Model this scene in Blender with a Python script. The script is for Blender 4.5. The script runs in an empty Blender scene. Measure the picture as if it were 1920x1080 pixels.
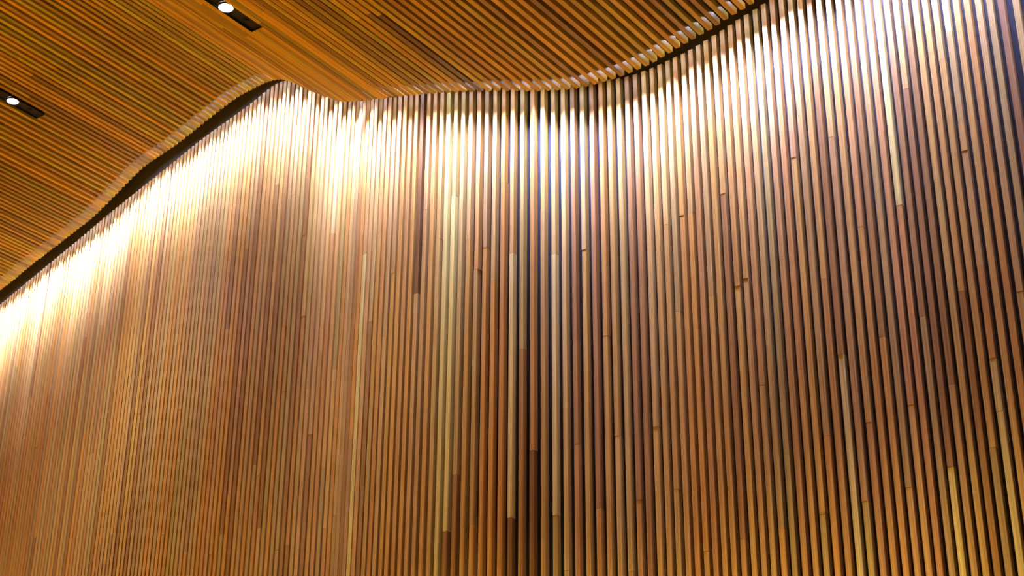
import bpy, math, random
import numpy as np

random.seed(7)
SC = bpy.context.scene
COL = SC.collection

# ------------------------------------------------------------------ camera
U = 0.08                                  # batten pitch in metres: one plan unit
CAMH = 1.60
V = (1005.0, -5700.0)                     # vanishing point of the verticals
B = (3490.0, 2108.0)                      # vanishing point of the ceiling battens
F = math.sqrt(-((V[0]-960)*(B[0]-960) + (540-V[1])*(540-B[1])))
def ray(px, py): return np.array([px-960.0, 540.0-py, -F])
uu = ray(*V); uu /= np.linalg.norm(uu)
dd = ray(*B); dd /= np.linalg.norm(dd)
ss = np.cross(dd, uu); ss /= np.linalg.norm(ss)
dd = np.cross(uu, ss)
def wray(px, py):
    r = ray(px, py); return np.array([r@ss, r@dd, r@uu])
def proj(s, t, z):
    c = s*ss + t*dd + z*uu
    return 960+F*c[0]/-c[2], 540-F*c[1]/-c[2]

from mathutils import Matrix, Vector
cam = bpy.data.cameras.new('camera'); co = bpy.data.objects.new('camera', cam); COL.objects.link(co)
cam.sensor_fit = 'HORIZONTAL'; cam.sensor_width = 36.0; cam.lens = F/1920*36.0
cam.clip_start = 0.1; cam.clip_end = 200
M = Matrix(((ss[0], ss[1], ss[2], 0), (dd[0], dd[1], dd[2], 0), (uu[0], uu[1], uu[2], CAMH), (0, 0, 0, 1)))
co.matrix_world = M
SC.camera = co

# ------------------------------------------------------------------ plan of the wall
XS = [5.3, 10.5, 15.6, 20.5, 25.6, 30.8, 36.2, 41.4, 46.8, 52.3, 57.7, 63.5, 69.5, 74.9, 80.4, 86.4, 92.1, 97.8, 103.9, 109.3, 115.5, 121.2, 127.2, 133.8, 139.8, 146.1, 152.4, 158.5, 164.5, 170.8, 177.1, 183.7, 190.0, 196.6, 203.2, 209.5, 216.8, 223.6, 230.0, 237.4, 244.0, 251.4, 258.3, 265.5, 272.6, 279.8, 287.5, 294.4, 301.9, 309.6, 316.9, 324.7, 332.4, 340.1, 348.2, 356.2, 364.2, 371.9, 380.0, 388.3, 396.6, 404.9, 413.3, 421.9, 430.8, 439.4, 448.3, 457.2, 466.4, 475.0, 484.4, 493.6, 502.5, 512.1, 521.6, 531.0, 540.8, 550.5, 560.3, 570.3, 580.0, 590.1, 600.4, 610.7, 617.2, 625.4, 632.7, 640.1, 648.3, 657.5, 666.7, 676.7, 686.7, 696.7, 708.3, 720.0, 731.0, 743.3, 756.0, 770.0, 783.6, 798.3, 812.5, 828.3, 844.2, 860.8, 877.5, 895.0, 912.5, 930.8, 950.0, 970.8, 992.5, 1014.2, 1037.5, 1058.3, 1078.3, 1100.0, 1120.0, 1140.0, 1158.3, 1178.3, 1196.7, 1215.8, 1233.3, 1251.7, 1270.0, 1286.7, 1304.2, 1321.7, 1338.3, 1355.8, 1373.3, 1390.8, 1410.0, 1428.3, 1445.8, 1465.8, 1485.8, 1505.0, 1525.0, 1545.8, 1565.0, 1586.7, 1607.5, 1629.2, 1650.8, 1672.5, 1693.3, 1715.0, 1736.7, 1757.5, 1779.2, 1800.8, 1820.0, 1842.5, 1865.0, 1885.8, 1908.3]
N0 = len(XS)
S0 = 38.0
W = 0.50                                  # batten width (plan units)
DW = 0.62                                 # wall batten depth
DC = 0.60                                 # ceiling batten depth
GAP = 2.4                                 # slot between ceiling tips and wall
S_, T_, BX = [], [], []
for i, x in enumerate(XS):
    s = -(S0+(N0-1-i)); r = wray(x, 1080); k = s/r[0]
    S_.append(s); T_.append(r[1]*k); BX.append(x)
T_ = list(np.convolve(np.pad(T_, 1, mode='edge'), [.25, .5, .25], 'valid'))
nl = 36; sl = (T_[12]-T_[0])/12
for k in range(1, nl+1):
    S_.insert(0, S_[0]-1); T_.insert(0, T_[0]-sl)
nr = 66; sr = (T_[-1]-T_[-16])/15
for k in range(1, nr+1):
    S_.append(S_[-1]+1); T_.append(T_[-1]+sr)
for k in range(6, nr+1):                  # the wide seam at the right
    S_[nl+N0-1+k] += 0.28
S_ = np.array(S_); T_ = np.array(T_); N = len(S_); OFF = nl
edge = np.array([(-60, 596), (0, 544), (21, 529), (62.5, 494), (115, 454), (179, 404), (268, 313.5), (332, 271), (388, 226), (446, 181), (480, 164), (505, 151), (534, 146), (557, 157), (598, 176), (630, 188), (648, 191), (672, 190), (721, 184), (779, 178), (837, 173), (890, 172), (954, 170), (1046, 169), (1085, 165), (1116, 158), (1180, 138), (1225, 117), (1279, 84.6), (1326, 60), (1367, 32), (1402, 12), (1430, -5)])
wtop = np.array([(-60, 620), (0, 571), (83, 502), (146, 450), (202, 402), (315, 312), (379, 260), (432, 222), (484, 184), (507, 162), (534, 149), (600, 160), (700, 160), (900, 152), (1060, 150), (1120, 150), (1162, 148), (1209, 133), (1270, 105), (1314, 82), (1372, 44), (1402, 25), (1437, 3)])
def hit(s, t, curve):
    zs = np.linspace(30, 190, 3000)
    c = s*ss[:, None] + t*dd[:, None] + zs[None, :]*uu[:, None]
    X = 960+F*c[0]/-c[2]; Y = 540-F*c[1]/-c[2]
    e = np.interp(X, curve[:, 0], curve[:, 1], left=np.nan, right=np.nan) - Y
    for j in range(len(zs)-1):
        if np.isfinite(e[j]) and np.isfinite(e[j+1]) and e[j]*e[j+1] <= 0:
            return zs[j]
    return np.nan
def fill(a):
    a = np.array(a); g = np.where(np.isfinite(a))[0]
    lo, hi = g[0], g[-1]
    sl0 = (a[g[8]]-a[lo])/(g[8]-lo); sl1 = (a[hi]-a[g[-9]])/(hi-g[-9])
    for i in range(len(a)):
        if i < lo: a[i] = a[lo]-sl0*(lo-i)
        elif i > hi: a[i] = a[hi]+sl1*12*(1-math.exp(-(i-hi)/12))
        elif not np.isfinite(a[i]): a[i] = np.interp(i, g, a[g])
    return a
def smooth(a, k=2):
    for _ in range(k):
        a = np.convolve(np.pad(a, 2, mode='edge'), [.1, .2, .4, .2, .1], 'valid')
    return a
ZC = smooth(fill([hit(S_[i]+W/2, T_[i]-GAP, edge) for i in range(N)]), 2)
ZW = smooth(fill([hit(S_[i]+W/2, T_[i], wtop) for i in range(N)]), 1)

def P(s, t, z): return (s*U, t*U, z*U+CAMH)

# ------------------------------------------------------------------ materials
def new_mat(name):
    m = bpy.data.materials.new(name); m.use_nodes = True
    nt = m.node_tree; nt.nodes.clear()
    out = nt.nodes.new('ShaderNodeOutputMaterial'); b = nt.nodes.new('ShaderNodeBsdfPrincipled')
    nt.links.new(b.outputs[0], out.inputs[0])
    return m, nt, b
def wood(name, stretch, gloss):
    m, nt, b = new_mat(name)
    L = nt.links.new; n = nt.nodes.new
    at = n('ShaderNodeAttribute'); at.attribute_name = 'tone'
    tc = n('ShaderNodeTexCoord'); mp = n('ShaderNodeMapping'); mp.inputs['Scale'].default_value = stretch
    oi = n('ShaderNodeObjectInfo')
    L(tc.outputs['Object'], mp.inputs['Vector'])
    ad = n('ShaderNodeVectorMath'); ad.operation = 'ADD'
    L(mp.outputs[0], ad.inputs[0]); L(oi.outputs['Location'], ad.inputs[1])
    no = n('ShaderNodeTexNoise'); no.inputs['Scale'].default_value = 1.0; no.inputs['Detail'].default_value = 5; no.inputs['Roughness'].default_value = .6
    L(ad.outputs[0], no.inputs['Vector'])
    rp = n('ShaderNodeValToRGB'); rp.color_ramp.elements[0].position = .3; rp.color_ramp.elements[1].position = .7
    rp.color_ramp.elements[0].color = (.60, .54, .48, 1); rp.color_ramp.elements[1].color = (1.12, 1.14, 1.16, 1)
    L(no.outputs[0], rp.inputs[0])
    mx = n('ShaderNodeMix'); mx.data_type = 'RGBA'; mx.blend_type = 'MULTIPLY'; mx.inputs[0].default_value = 1
    L(at.outputs['Color'], mx.inputs[6]); L(rp.outputs[0], mx.inputs[7]); L(mx.outputs[2], b.inputs['Base Color'])
    # broad, slow colour drift along the board
    b.inputs['Roughness'].default_value = gloss
    b.inputs['Specular IOR Level'].default_value = .5
    bp = n('ShaderNodeBump'); bp.inputs['Strength'].default_value = .12; bp.inputs['Distance'].default_value = .002
    L(no.outputs[0], bp.inputs['Height']); L(bp.outputs[0], b.inputs['Normal'])
    return m
WOODW = wood('cedar_upright', (110, 110, 1.6), .38)
WOODC = wood('cedar_overhead', (110, 1.6, 110), .5)
def flat(name, c, rough=.8, metal=0, noise=0):
    m, nt, b = new_mat(name)
    b.inputs['Roughness'].default_value = rough; b.inputs['Metallic'].default_value = metal
    if noise:
        no = nt.nodes.new('ShaderNodeTexNoise'); no.inputs['Scale'].default_value = 9; no.inputs['Detail'].default_value = 6
        rp = nt.nodes.new('ShaderNodeValToRGB')
        rp.color_ramp.elements[0].color = (*[q*(1-noise) for q in c], 1); rp.color_ramp.elements[1].color = (*[min(1, q*(1+noise)) for q in c], 1)
        nt.links.new(no.outputs[0], rp.inputs[0]); nt.links.new(rp.outputs[0], b.inputs['Base Color'])
    else: b.inputs['Base Color'].default_value = (*c, 1)
    return m
BLACK = flat('black_felt', (.012, .010, .008), .95, noise=.25)
RECESS = flat('dark_recess_paint', (.065, .05, .028), .85, noise=.15)
PLATE = flat('black_powder_coat', (.012, .013, .015), .45)
FLOORM = flat('timber_floor', (.50, .31, .10), .5, noise=.25)
def emit(name, c, st):
    m, nt, b = new_mat(name)
    b.inputs['Base Color'].default_value = (.8, .8, .8, 1)
    b.inputs['Emission Color'].default_value = (*c, 1); b.inputs['Emission Strength'].default_value = st
    return m
LENS = emit('lamp_lens', (1, .97, .9), 60)
SLOTLENS = emit('washer_lens', (.85, .92, 1), 1.2)

# ------------------------------------------------------------------ helpers
def srgb(r, g, b):
    f = lambda v: (v/255/12.92) if v/255 <= .04045 else ((v/255+.055)/1.055)**2.4
    return (f(r), f(g), f(b))
TONES = {
    'honey':  srgb(205, 152, 92), 'pink': srgb(200, 150, 110), 'rose': srgb(194, 132, 86), 'tan': srgb(198, 158, 112),
    'brown':  srgb(166, 116, 76), 'olive': srgb(176, 150, 104), 'pale': srgb(224, 194, 142), 'amber': srgb(206, 138, 70),
    'red': srgb(198, 128, 84), 'mauve': srgb(172, 134, 104), 'umber': srgb(132, 86, 52)}
MEAN = srgb(204, 154, 98)
for _k in TONES:
    _q = .42 if _k not in ('pale', 'umber', 'brown') else .1
    TONES[_k] = tuple(a*(1-_q)+b*_q for a, b in zip(TONES[_k], MEAN))
PICK = ['honey']*6+['pink']*4+['rose']*2+['tan']*5+['brown']*4+['olive']*3+['amber']*4+['mauve']*1
def jit(c, a=.10):
    k = 1+random.uniform(-a, a)*1.5; return (c[0]*k, c[1]*k*1.13*(1+random.uniform(-.04, .04)), c[2]*k*.60*(1+random.uniform(-.10, .10)))
def link(name, me, mat, parent=None):
    me.materials.append(mat)
    o = bpy.data.objects.new(name, me); COL.objects.link(o)
    if parent: o.parent = parent
    return o
def tag(o, label=None, cat=None, group=None, kind=None):
    if label: o['label'] = label
    if cat: o['category'] = cat
    if group: o['group'] = group
    if kind: o['kind'] = kind
    return o
CH = 0.02
def batten_mesh(name, segs, axis):
    """a squared timber run laid end to end from lengths; origin at its base.
    segs: (a0, a1, colour, lateral shift, front shift) along the run, local plan units"""
    vs, fs, cs = [], [], []
    for (a0, a1, c, dl, df, w, d) in segs:
        if axis == 'z':     # section in (s, t), run in z; front face at t = 0
            sec = [(dl+CH, df), (dl+w-CH, df), (dl+w, df+CH), (dl+w, d), (dl, d), (dl, df+CH)]
            mk = lambda p, a: (p[0]*U, p[1]*U, a*U)
        else:               # section in (s, z), run in t; underside at z = 0
            sec = [(dl+CH, df), (dl+w-CH, df), (dl+w, df+CH), (dl+w, d), (dl, d), (dl, df+CH)]
            mk = lambda p, a: (p[0]*U, a*U, p[1]*U)
        b0 = len(vs)
        vs += [mk(p, a0) for p in sec] + [mk(p, a1) for p in sec]
        n = 6
        flip = axis != 'z'
        def addf(f):
            fs.append(tuple(reversed(f)) if flip else tuple(f)); cs.append(c)
        for k in range(n):
            addf([b0+k, b0+(k+1) % n, b0+n+(k+1) % n, b0+n+k])
        addf([b0+n-1-k for k in range(n)]); addf([b0+n+k for k in range(n)])
    me = bpy.data.meshes.new(name); me.from_pydata(vs, [], fs); me.update()
    ca = me.color_attributes.new('tone', 'FLOAT_COLOR', 'CORNER')
    for poly, c in zip(me.polygons, cs):
        for li in poly.loop_indices: ca.data[li].color = (*c, 1)
    return me
def ribbon(name, rows, mat):
    """surface through rows of points (each row the same length)"""
    vs = [p for r in rows for p in r]; m = len(rows[0]); fs = []
    for i in range(len(rows)-1):
        for k in range(m-1):
            a = i*m+k; fs.append((a, a+1, a+m+1, a+m))
    me = bpy.data.meshes.new(name); me.from_pydata(vs, [], fs); me.update()
    return link(name, me, mat)

ONES = ['', 'first', 'second', 'third', 'fourth', 'fifth', 'sixth', 'seventh', 'eighth', 'ninth', 'tenth', 'eleventh', 'twelfth', 'thirteenth', 'fourteenth', 'fifteenth', 'sixteenth', 'seventeenth', 'eighteenth', 'nineteenth']
TENS = {20: ('twentieth', 'twenty'), 30: ('thirtieth', 'thirty'), 40: ('fortieth', 'forty'), 50: ('fiftieth', 'fifty'), 60: ('sixtieth', 'sixty'), 70: ('seventieth', 'seventy'), 80: ('eightieth', 'eighty')}
def nth(n):
    if n < 20: return ONES[n]
    a, b = n//10*10, n % 10
    return TENS[a][0] if b == 0 else TENS[a][1]+'-'+ONES[b]

# ------------------------------------------------------------------ setting
FZ = -CAMH/U
rows = [[P(S_[i]+W/2, T_[i]+DW+.05, FZ), P(S_[i]+W/2, T_[i]+DW+.05, ZW[i]-.4)] for i in range(N)]
tag(ribbon('wall_back', rows, BLACK), kind='structure')
rows = [[P(S_[i]+W/2, T_[i]+DW+.05, ZW[i]-.4), P(S_[i]+W/2, T_[i]+DW+.05, max(ZC[i], ZW[i])+7)] for i in range(N)]
tag(ribbon('trim_1', rows, RECESS), kind='structure')
rows = [[P(30, T_[-1]+3, FZ), P(30, T_[-1]+3, max(ZC[-1], ZW[-1])+6)], [P(30, -60, FZ), P(30, -60, max(ZC[-1], ZW[-1])+6)]]
tag(ribbon('added_wall_right', rows, RECESS), kind='structure')  # unseen side wall added to keep ambient light off the batten sides
fr = [[(-60, -30, 0), (-60, 60, 0)], [(30, -30, 0), (30, 60, 0)]]
tag(ribbon('floor', fr, FLOORM), kind='structure')
def near(i): return 10.0
rows = []
for i in range(N):
    for s in (S_[i], S_[i]+W):
        zb = ZC[i]+DC+.06
        tip = T_[i]-GAP
        rows.append([P(s, near(i)-4, zb), P(s, tip-1.25, zb), P(s, tip-1.25, zb+4.2), P(s, T_[i]+DW+.04, zb+4.2)])
tag(ribbon('ceiling', rows, BLACK), kind='structure')

# ------------------------------------------------------------------ wall battens
# joints read off the photograph: (x, y, tone above, tone below) of uprights
J = [(828, 998, 'pale', 'brown'), (886, 983, 'tan', 'honey'), (958, 970, 'pale', 'umber'), (1000, 840, 'amber', 'brown'), (1047, 965, 'pale', 'olive'),
     (1085, 832, 'brown', 'rose'), (1124, 953, 'brown', 'amber'), (1160, 817, 'honey', 'tan'), (1181, 1072, 'tan', 'honey'), (1196, 938, 'brown', 'rose'),
     (1230, 800, 'tan', 'honey'), (1275, 583, 'olive', 'honey'), (1268, 918, 'honey', 'tan'), (1324, 1034, 'amber', 'honey'), (1392, 1012, 'brown', 'honey'),
     (1429, 722, 'rose', 'tan'), (1468, 990, 'tan', 'amber'), (1501, 692, 'rose', 'honey'), (1540, 965, 'honey', 'olive'), (1577, 664, 'brown', 'pale'),
     (1548, 818, 'tan', 'amber'), (1536, 962, 'honey', 'tan'), (1629, 792, 'honey', 'rose'), (1650, 633, 'brown', 'amber'), (1622, 940, 'pink', 'olive'),
     (1707, 760, 'rose', 'honey'), (1730, 593, 'brown', 'olive'), (1704, 914, 'mauve', 'honey'), (1780, 722, 'brown', 'pink'), (1781, 876, 'brown', 'pale'),
     (1801, 546, 'honey', 'brown'), (1861, 672, 'amber', 'brown'), (1860, 840, 'honey', 'olive'), (1890, 768, 'pale', 'pale'),
     (1556, 258, 'tan', 'pink'), (1492, 294, 'pink', 'mauve'), (1757, 336, 'honey', 'tan'), (1685, 385, 'pale', 'red'), (1615, 425, 'rose', 'amber'),
     (1824, 278, 'honey', 'amber'), (1827, 42, 'pale', 'pink'), (1700, 166, 'tan', 'brown'), (1766, 112, 'tan', 'pink'), (1890, 203, 'tan', 'honey'), (1875, 488, 'pink', 'olive'),
     (1240, 424, 'tan', 'olive'), (1300, 396, 'tan', 'rose'), (1360, 362, 'honey', 'tan'), (1102, 466, 'olive', 'honey'), (1028, 480, 'tan', 'honey'),
     (950, 478, 'honey', 'brown'), (985, 652, 'olive', 'brown'), (1070, 640, 'brown', 'honey'), (1005, 842, 'tan', 'umber'), (1141, 628, 'amber', 'honey'), (1405, 520, 'honey', 'pink'), (1337, 552, 'tan', 'honey'), (1467, 487, 'pink', 'rose'),
     (849, 367, 'tan', 'pale'), (797, 393, 'pink', 'tan'), (778, 551, 'umber', 'tan'), (884, 508, 'rose', 'honey'), (680, 478, 'pink', 'pale'), (711, 447, 'rose', 'tan'), (548, 366, 'tan', 'olive'),
     (618, 440, 'pale', 'rose'), (589, 458, 'tan', 'tan'), (533, 612, 'pink', 'amber'), (626, 692, 'olive', 'tan'), (571, 592, 'tan', 'brown'), (695, 602, 'tan', 'brown'), (364, 714, 'pink', 'tan'), (283, 767, 'rose', 'mauve'), (330, 605, 'tan', 'tan'), (697, 747, 'honey', 'tan'), (628, 967, 'tan', 'mauve'), (612, 990, 'honey', 'rose'), (540, 1022, 'rose', 'brown'), (519, 1031, 'tan', 'mauve')]
LONG = {1045: 'pale', 957: 'pale', 1722: 'red', 1655: 'olive', 1895: 'pale', 1365: 'olive', 826: 'pale', 1315: 'amber'}
joints = {}
for (x, y, a, b_) in J:
    xb = V[0]+(x-V[0])*(1080-V[1])/(y-V[1])
    # nearest batten at the bottom edge of the frame
    i = int(np.argmin(np.abs(np.array(XS)+W*.5*np.interp(xb, [0, 900, 1900], [7, 16, 27])*.75-xb)))+OFF
    # height of the joint on this batten
    r = wray(x, y); k = T_[i]/r[1]; z = r[2]*k
    joints.setdefault(i, []).append((z, a, b_))
i_fold = OFF+84
i_bay = OFF+int(np.argmin(np.abs(np.array(XS)-1014.2)))
i_right = OFF+N0-1
def wall_label(i):
    if i < OFF-16: return 'slim upright wall batten beyond the left picture edge, %s out of view' % nth(OFF-16-i)
    if i > i_right+9: return 'upright wall batten beyond the right picture edge, %s out of view' % nth(i-i_right-9)
    if i < OFF: return 'slim upright wall batten, %s up the left picture edge from the bottom corner' % nth(OFF-i)
    k = i-OFF
    if k <= 42: return 'slim upright wall batten, %s along the bottom edge from the left corner' % nth(k+1)
    if i < i_fold: return 'upright cedar wall batten, %s left of the fold where the gaps close' % nth(i_fold-i)
    if i == i_fold: return 'upright cedar wall batten pressed against its neighbour at the tight fold'
    if i < i_fold+16: return 'upright cedar wall batten, %s right of the fold where the gaps close' % nth(i-i_fold)
    if i < i_bay: return 'upright wall batten with shaded side, %s left of the pale centre batten' % nth(i_bay-i)
    if i == i_bay: return 'upright wall batten straight below the deepest bend, at the darkest centre of the wall'
    if i < i_bay+24: return 'upright wall batten, %s right of the darkest centre of the wall' % nth(i-i_bay)
    if i <= i_right: return 'broad upright wall batten, %s along the bottom edge from the right corner' % nth(i_right-i+1)
    return 'broad upright wall batten, %s up the right picture edge from the bottom corner' % nth(i-i_right)
JG = .03
for i in range(N):
    zt = ZW[i]-FZ
    js = sorted([(z-FZ, a, b_) for z, a, b_ in joints.get(i, [])], reverse=True)
    # add random joints outside the mapped ones, lengths about 2.5 to 4.5 m
    cuts = [(z, a, b_) for z, a, b_ in js]
    xb = XS[i-OFF] if 0 <= i-OFF < N0 else (-50 if i < OFF else 2000)
    if not cuts:
        z = zt-random.uniform(12, 70)
        while z > 10:
            cuts.append((z, None, None)); z -= random.uniform(34, 60)
    else:
        z = cuts[-1][0]-random.uniform(34, 60)
        while z > 10: cuts.append((z, None, None)); z -= random.uniform(34, 60)
    base = random.choice(PICK)
    for lx, tn in LONG.items():
        if abs(lx-(xb+8)) < 6: base = tn
    cur = cuts[0][1] or base
    segs = []; top = zt; tone = jit(TONES[cur], .06)
    cuts = [(z, a, b_) for (z, a, b_) in cuts]
    for (z, a, b_) in cuts:
        if a: tone = jit(TONES[a], .06)
        segs.append((z+JG, top, tone, random.uniform(-.02, .02), random.uniform(-.02, .02), W+random.uniform(-.01, .01), DW))
        top = z
        tone = jit(TONES[b_ or (base if random.random() < .45 else random.choice(PICK))], .06)
    segs.append((0, top, tone, 0, 0, W, DW))
    me = batten_mesh('wall_batten', segs, 'z')
    o = link('wall_batten', me, WOODW)
    o.location = P(S_[i], T_[i], FZ)
    tag(o, wall_label(i), 'batten', 'upright wooden battens lining the curved wall')

# ------------------------------------------------------------------ recessed downlights
def on_ceiling(px, py):
    """batten index and t where the ray meets the ceiling"""
    r = wray(px, py); best = None
    for i in range(N):
        k = (S_[i]+W/2)/r[0]; t = r[1]*k; z = r[2]*k
        e = abs(z-ZC[i])
        if t < T_[i] and (best is None or e < best[0]): best = (e, i, t)
    return best[1], best[2]
fx = []
for (lx, ly), (ex, ey) in (((20, 188), (72, 213)), ((418, 8), (480, 43))):
    i, t = on_ceiling(lx, ly); i2, t2 = on_ceiling(ex, ey)
    fx.append((i, t, t2-t))
holes = {}
FIX = []
half = 0.5*(fx[0][2]+fx[1][2])+.8
for (i, t, h) in fx:
    FIX.append((i, t)); 
# unseen fill lamps, built as downlights, added to brighten wall and ceiling
added_fill = [(OFF+84, 50), (OFF+127, 62), (OFF+30, 24), (OFF+12, 22), (OFF-4, 28), (OFF-18, 16)]
for e in added_fill: FIX.append((min(max(e[0], 2), N-4), e[1]))
for (i, t) in FIX:
    for k in (0, 1): holes.setdefault(i+k, []).append((t-half, t+half))

# ------------------------------------------------------------------ ceiling battens
k_peak = int(np.argmin([abs(proj(S_[i]+W/2, T_[i]-GAP, ZC[i])[0]-534) for i in range(N)]))
tipx = [proj(S_[i]+W/2, T_[i]-GAP, ZC[i]) for i in range(N)]
firstc = next(i for i in range(N) if tipx[i][0] > 0)
lastc = max(i for i in range(N) if tipx[i][1] > 0)
def ceil_label(i):
    if i < firstc: return 'overhead ceiling batten ending beyond the left picture edge, %s outside it' % nth(firstc-i)
    m = (firstc+k_peak)//2
    if i <= m: return 'narrow ceiling batten, its tip %s along the ceiling edge from the left picture edge' % nth(i-firstc+1)
    if i < k_peak: return 'ceiling batten, its tip %s left of the peak where the dark slot ends' % nth(k_peak-i)
    if i == k_peak: return 'ceiling batten whose tip ends at the peak where the dark slot ends'
    m = (lastc+k_peak)//2
    if i <= m: return 'ceiling batten, its tip %s right of the peak where the dark slot ends' % nth(i-k_peak)
    if i <= lastc: return 'broad ceiling batten, its tip %s down the ceiling edge from the top picture edge' % nth(lastc-i+1)
    return 'overhead ceiling batten ending above the top picture edge, %s beyond it' % nth(i-lastc)
CP = ['amber']*6+['honey']*5+['brown']*5+['olive']*2+['rose']*2+['tan']*2+['umber']*1
CJ = [(712, 24, 'honey', 'umber'), (672, 40, 'honey', 'amber'), (262, 149, 'amber', 'brown'), (60, 143, 'amber', 'brown')]
cj = {}
for (x, y, a, b_) in CJ:
    i, t = on_ceiling(x, y); cj.setdefault(i, []).append((t, a, b_))
for i in range(max(0, firstc-16), N):
    L1 = T_[i]-GAP; t0 = near(i)
    cuts = sorted(cj.get(i, []), reverse=True)
    base = random.choice(CP)
    if not cuts:
        t = L1-random.uniform(15, 60)
        while t > t0+6: cuts.append((t, None, None)); t -= random.uniform(34, 60)
    segs = []; end = L1; tone = jit(TONES[(cuts[0][2] if cuts and cuts[0][2] else base)], .2)
    for (t, a, b_) in cuts:
        segs.append((t+JG, end, tone, random.uniform(-.015, .015), random.uniform(-.02, .02), W, DC)); end = t
        tone = jit(TONES[a or (base if random.random() < .4 else random.choice(CP))], .2)
    segs.append((t0, end, tone, 0, 0, W, DC))
    for (h0, h1) in holes.get(i, []):
        ns = []
        for (a0, a1, c, dl, df, w, d) in segs:
            if a1 <= h0 or a0 >= h1: ns.append((a0, a1, c, dl, df, w, d)); continue
            if a0 < h0: ns.append((a0, h0, c, dl, df, w, d))
            if a1 > h1: ns.append((h1, a1, c, dl, df, w, d))
        segs = ns
    segs = [(a0-t0, a1-t0, (c[0]*1.05, c[1]*1.16, c[2]*.20), dl, df, w, d) for (a0, a1, c, dl, df, w, d) in segs]
    runs = []
    for g in sorted(segs, key=lambda q: -q[1]):
        if runs and runs[-1][-1][0]-g[1] < .2: runs[-1].append(g)
        else: runs.append([g])
    for q, run in enumerate(runs):
        o = link('ceiling_batten', batten_mesh('ceiling_batten', run, 't'), WOODC)
        o.location = P(S_[i], t0, ZC[i])
        if q == 0: lb = ceil_label(i)
        else:
            fi = next(k for k, (fi_, ft_) in enumerate(FIX) if fi_ in (i, i-1))
            where = ['nearest the left picture edge', 'at the top picture edge'][fi] if fi < 2 else '%s added out of view' % ONES[fi-1]
            lb = 'ceiling batten behind the lamp slot %s, the %s of two' % (where, 'left' if FIX[fi][0] == i else 'right')
        tag(o, lb, 'batten', 'wooden battens running across the ceiling')

def box(x0, x1, y0, y1, z0, z1):
    v = [(x0, y0, z0), (x1, y0, z0), (x1, y1, z0), (x0, y1, z0), (x0, y0, z1), (x1, y0, z1), (x1, y1, z1), (x0, y1, z1)]
    f = [(0, 3, 2, 1), (4, 5, 6, 7), (0, 1, 5, 4), (1, 2, 6, 5), (2, 3, 7, 6), (3, 0, 4, 7)]
    return v, f
def mesh(name, vf):
    vs, fs = [], []
    for v, f in vf:
        b = len(vs); vs += v; fs += [tuple(q+b for q in g) for g in f]
    me = bpy.data.meshes.new(name); me.from_pydata(vs, [], fs); me.update(); return me
def disc(r, z, n=32, cx=0, cy=0):
    v = [(cx+r*math.cos(2*math.pi*k/n), cy+r*math.sin(2*math.pi*k/n), z) for k in range(n)]
    return v, [tuple(reversed(range(n)))]
def tube(r0, r1, z0, z1, n=32):
    """ring wall between radius r0 at z0 and r1 at z1"""
    v = [(r0*math.cos(2*math.pi*k/n), r0*math.sin(2*math.pi*k/n), z0) for k in range(n)]+[(r1*math.cos(2*math.pi*k/n), r1*math.sin(2*math.pi*k/n), z1) for k in range(n)]
    return v, [(k, (k+1) % n, n+(k+1) % n, n+k) for k in range(n)]
LAMP_W = 650
def downlight(i, t, label, gain=.5, col=(1, .74, .24)):
    zl = min(ZC[i], ZC[i+1])-.02
    e = bpy.data.objects.new('recessed_downlight', None); COL.objects.link(e)
    e.location = P(S_[i]+.5*(S_[i+1]-S_[i]+W), t, zl)
    hw = .5*(S_[i+1]-S_[i]+W)*U+.006; hl = half*U-.004; th = .55*U
    # open-bottomed black trough: four sides, a recessed plate and a lip
    wl = .004
    parts = [box(-hw, hw, -hl, hl, .022, .022+wl), box(-hw, -hw+wl, -hl, hl, 0, .024), box(hw-wl, hw, -hl, hl, 0, .024), box(-hw, hw, -hl, -hl+wl, 0, .024), box(-hw, hw, hl-wl, hl, 0, .024)]
    link('trough', mesh('trough', parts), PLATE, e)
    link('trim_ring', mesh('trim_ring', [tube(.064, .060, .004, .0), tube(.060, .055, .0, .016), tube(.064, .064, .021, .004)]), PLATE, e)
    link('lamp_lens', mesh('lamp_lens', [disc(.057, .010)]), LENS, e)
    for sy in (-1, 1):
        link('fixing_clip', mesh('fixing_clip', [box(-.012, .012, sy*hl*.62-.02, sy*hl*.62+.02, .010, .020), box(-.004, .004, sy*hl*.62-.006, sy*hl*.62+.006, .004, .010)]), PLATE, e)
    l = bpy.data.lights.new('downlight_beam', 'SPOT'); l.energy = LAMP_W*gain; l.color = col; l.spot_size = math.radians(84 if gain > 12 else 110); l.spot_blend = .9; l.shadow_soft_size = .045
    lo = bpy.data.objects.new('downlight_beam', l); COL.objects.link(lo); lo.parent = e; lo.location = (0, 0, -.01)
    if gain > 12: lo.rotation_euler = (0, math.radians(22), 0)  # added floor-bounce lamps lean left so batten sides stay dark
    tag(e, label, 'ceiling light', 'recessed downlights in black ceiling slots')
downlight(*FIX[0], 'lit recessed downlight in a black slot nearest the left picture edge', .9, (1, 1, 1.5))
downlight(*FIX[1], 'lit recessed downlight in a black slot at the top edge above the solid-looking ceiling fold', .4, (1, .95, 1.0))
ex = ['nearest the wall', 'rightmost', 'rearmost right', 'overhead', 'leftmost', 'rearmost']
FILL_GAIN = [1.5, 8.5, 16, 16, 16, 16]
for q, e, g_ in zip(ex, FIX[2:], FILL_GAIN): downlight(*e, 'fill lamp added out of view above the picture, %s there' % q, g_)  # added lamps: fill on the wall, bounce off the floor

PEAK, LONGP, WIDE = 5, 50, .5
LONGK = [.8, .6, 1.2, .8, .4, .5, .8, .8]
PEAKK = [1.2, 1.1, 1.2, .6, .7, 1, .8, 1.2, 1.0]
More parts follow.
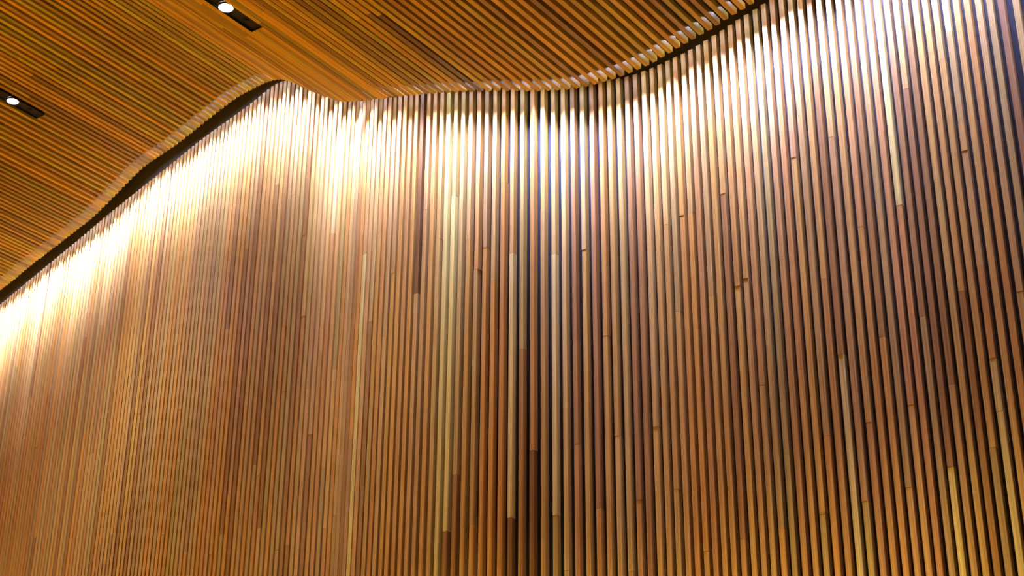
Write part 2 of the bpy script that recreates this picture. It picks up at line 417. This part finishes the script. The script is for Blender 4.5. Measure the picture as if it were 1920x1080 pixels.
# ------------------------------------------------------------------ wall washers hidden in the slot
SLOT_COL = (1.0, 1.08, 2.5)
for i in range(3, N-2, 3):
    t = T_[i]-GAP+.35; z = ZC[i]+2.3
    e = bpy.data.objects.new('wall_washer', None); COL.objects.link(e); e.location = P(S_[i]+W/2, t, z)
    link('lamp_can', mesh('lamp_can', [tube(.03, .03, -.035, .05, 16), disc(.03, .05, 16)]), PLATE, e)
    link('lamp_lens', mesh('lamp_lens', [disc(.026, .01, 16)]), SLOTLENS, e)
    xi = XS[min(max(i-OFF, 0), N0-1)]
    k = 1+.25*math.sin(i*.55)+random.uniform(-.2, .2)
    long_k = float(np.interp(xi, [0, 350, 600, 800, 1000, 1250, 1500, 1900], LONGK))
    pk_k = float(np.interp(xi, [0, 300, 600, 680, 800, 1000, 1250, 1500, 1900], PEAKK))
    for ang, pw, tilt, bl in ((24, LONGP*k*long_k, 6, 1.0),):
        l = bpy.data.lights.new('washer_beam', 'SPOT'); l.energy = pw; l.color = SLOT_COL; l.spot_size = math.radians(ang); l.spot_blend = bl; l.shadow_soft_size = .03
        lo = bpy.data.objects.new('washer_beam', l); COL.objects.link(lo); lo.parent = e; lo.location = (0, 0, -.03); lo.rotation_euler = (math.radians(tilt), 0, 0)
    l = bpy.data.lights.new('washer_strip', 'AREA'); l.shape = 'RECTANGLE'; l.size = 3*U; l.size_y = .02; l.energy = WIDE; l.color = (1, 1, 1.3)
    lo = bpy.data.objects.new('washer_strip', l); COL.objects.link(lo); lo.parent = e; lo.location = (0, 0, -.03)
    l = bpy.data.lights.new('washer_optic', 'AREA'); l.shape = 'RECTANGLE'; l.size = 3*U; l.size_y = .03; l.energy = PEAK*k*pk_k; l.color = SLOT_COL; l.spread = math.radians(float(np.interp(xi, [500, 720], [33, 36])))
    lo = bpy.data.objects.new('washer_optic', l); COL.objects.link(lo); lo.parent = e; lo.location = (0, 0, -.03); lo.rotation_euler = (math.radians(float(np.interp(xi, [500, 720], [17, 14]))), 0, 0)
    tag(e, 'small black wall washer lamp hidden in the slot above the wall battens', 'lamp', 'wall washer lamps hidden in the ceiling slot')

# ------------------------------------------------------------------ world and view
w = bpy.data.worlds.new('world'); SC.world = w; w.use_nodes = True
bg = w.node_tree.nodes['Background']; bg.inputs[0].default_value = (1.0, .64, .10, 1); bg.inputs[1].default_value = .06
SC.view_settings.view_transform = 'Standard'; SC.view_settings.look = 'None'; SC.view_settings.gamma = 1; SC.view_settings.exposure = .2
SC.view_settings.use_curve_mapping = False
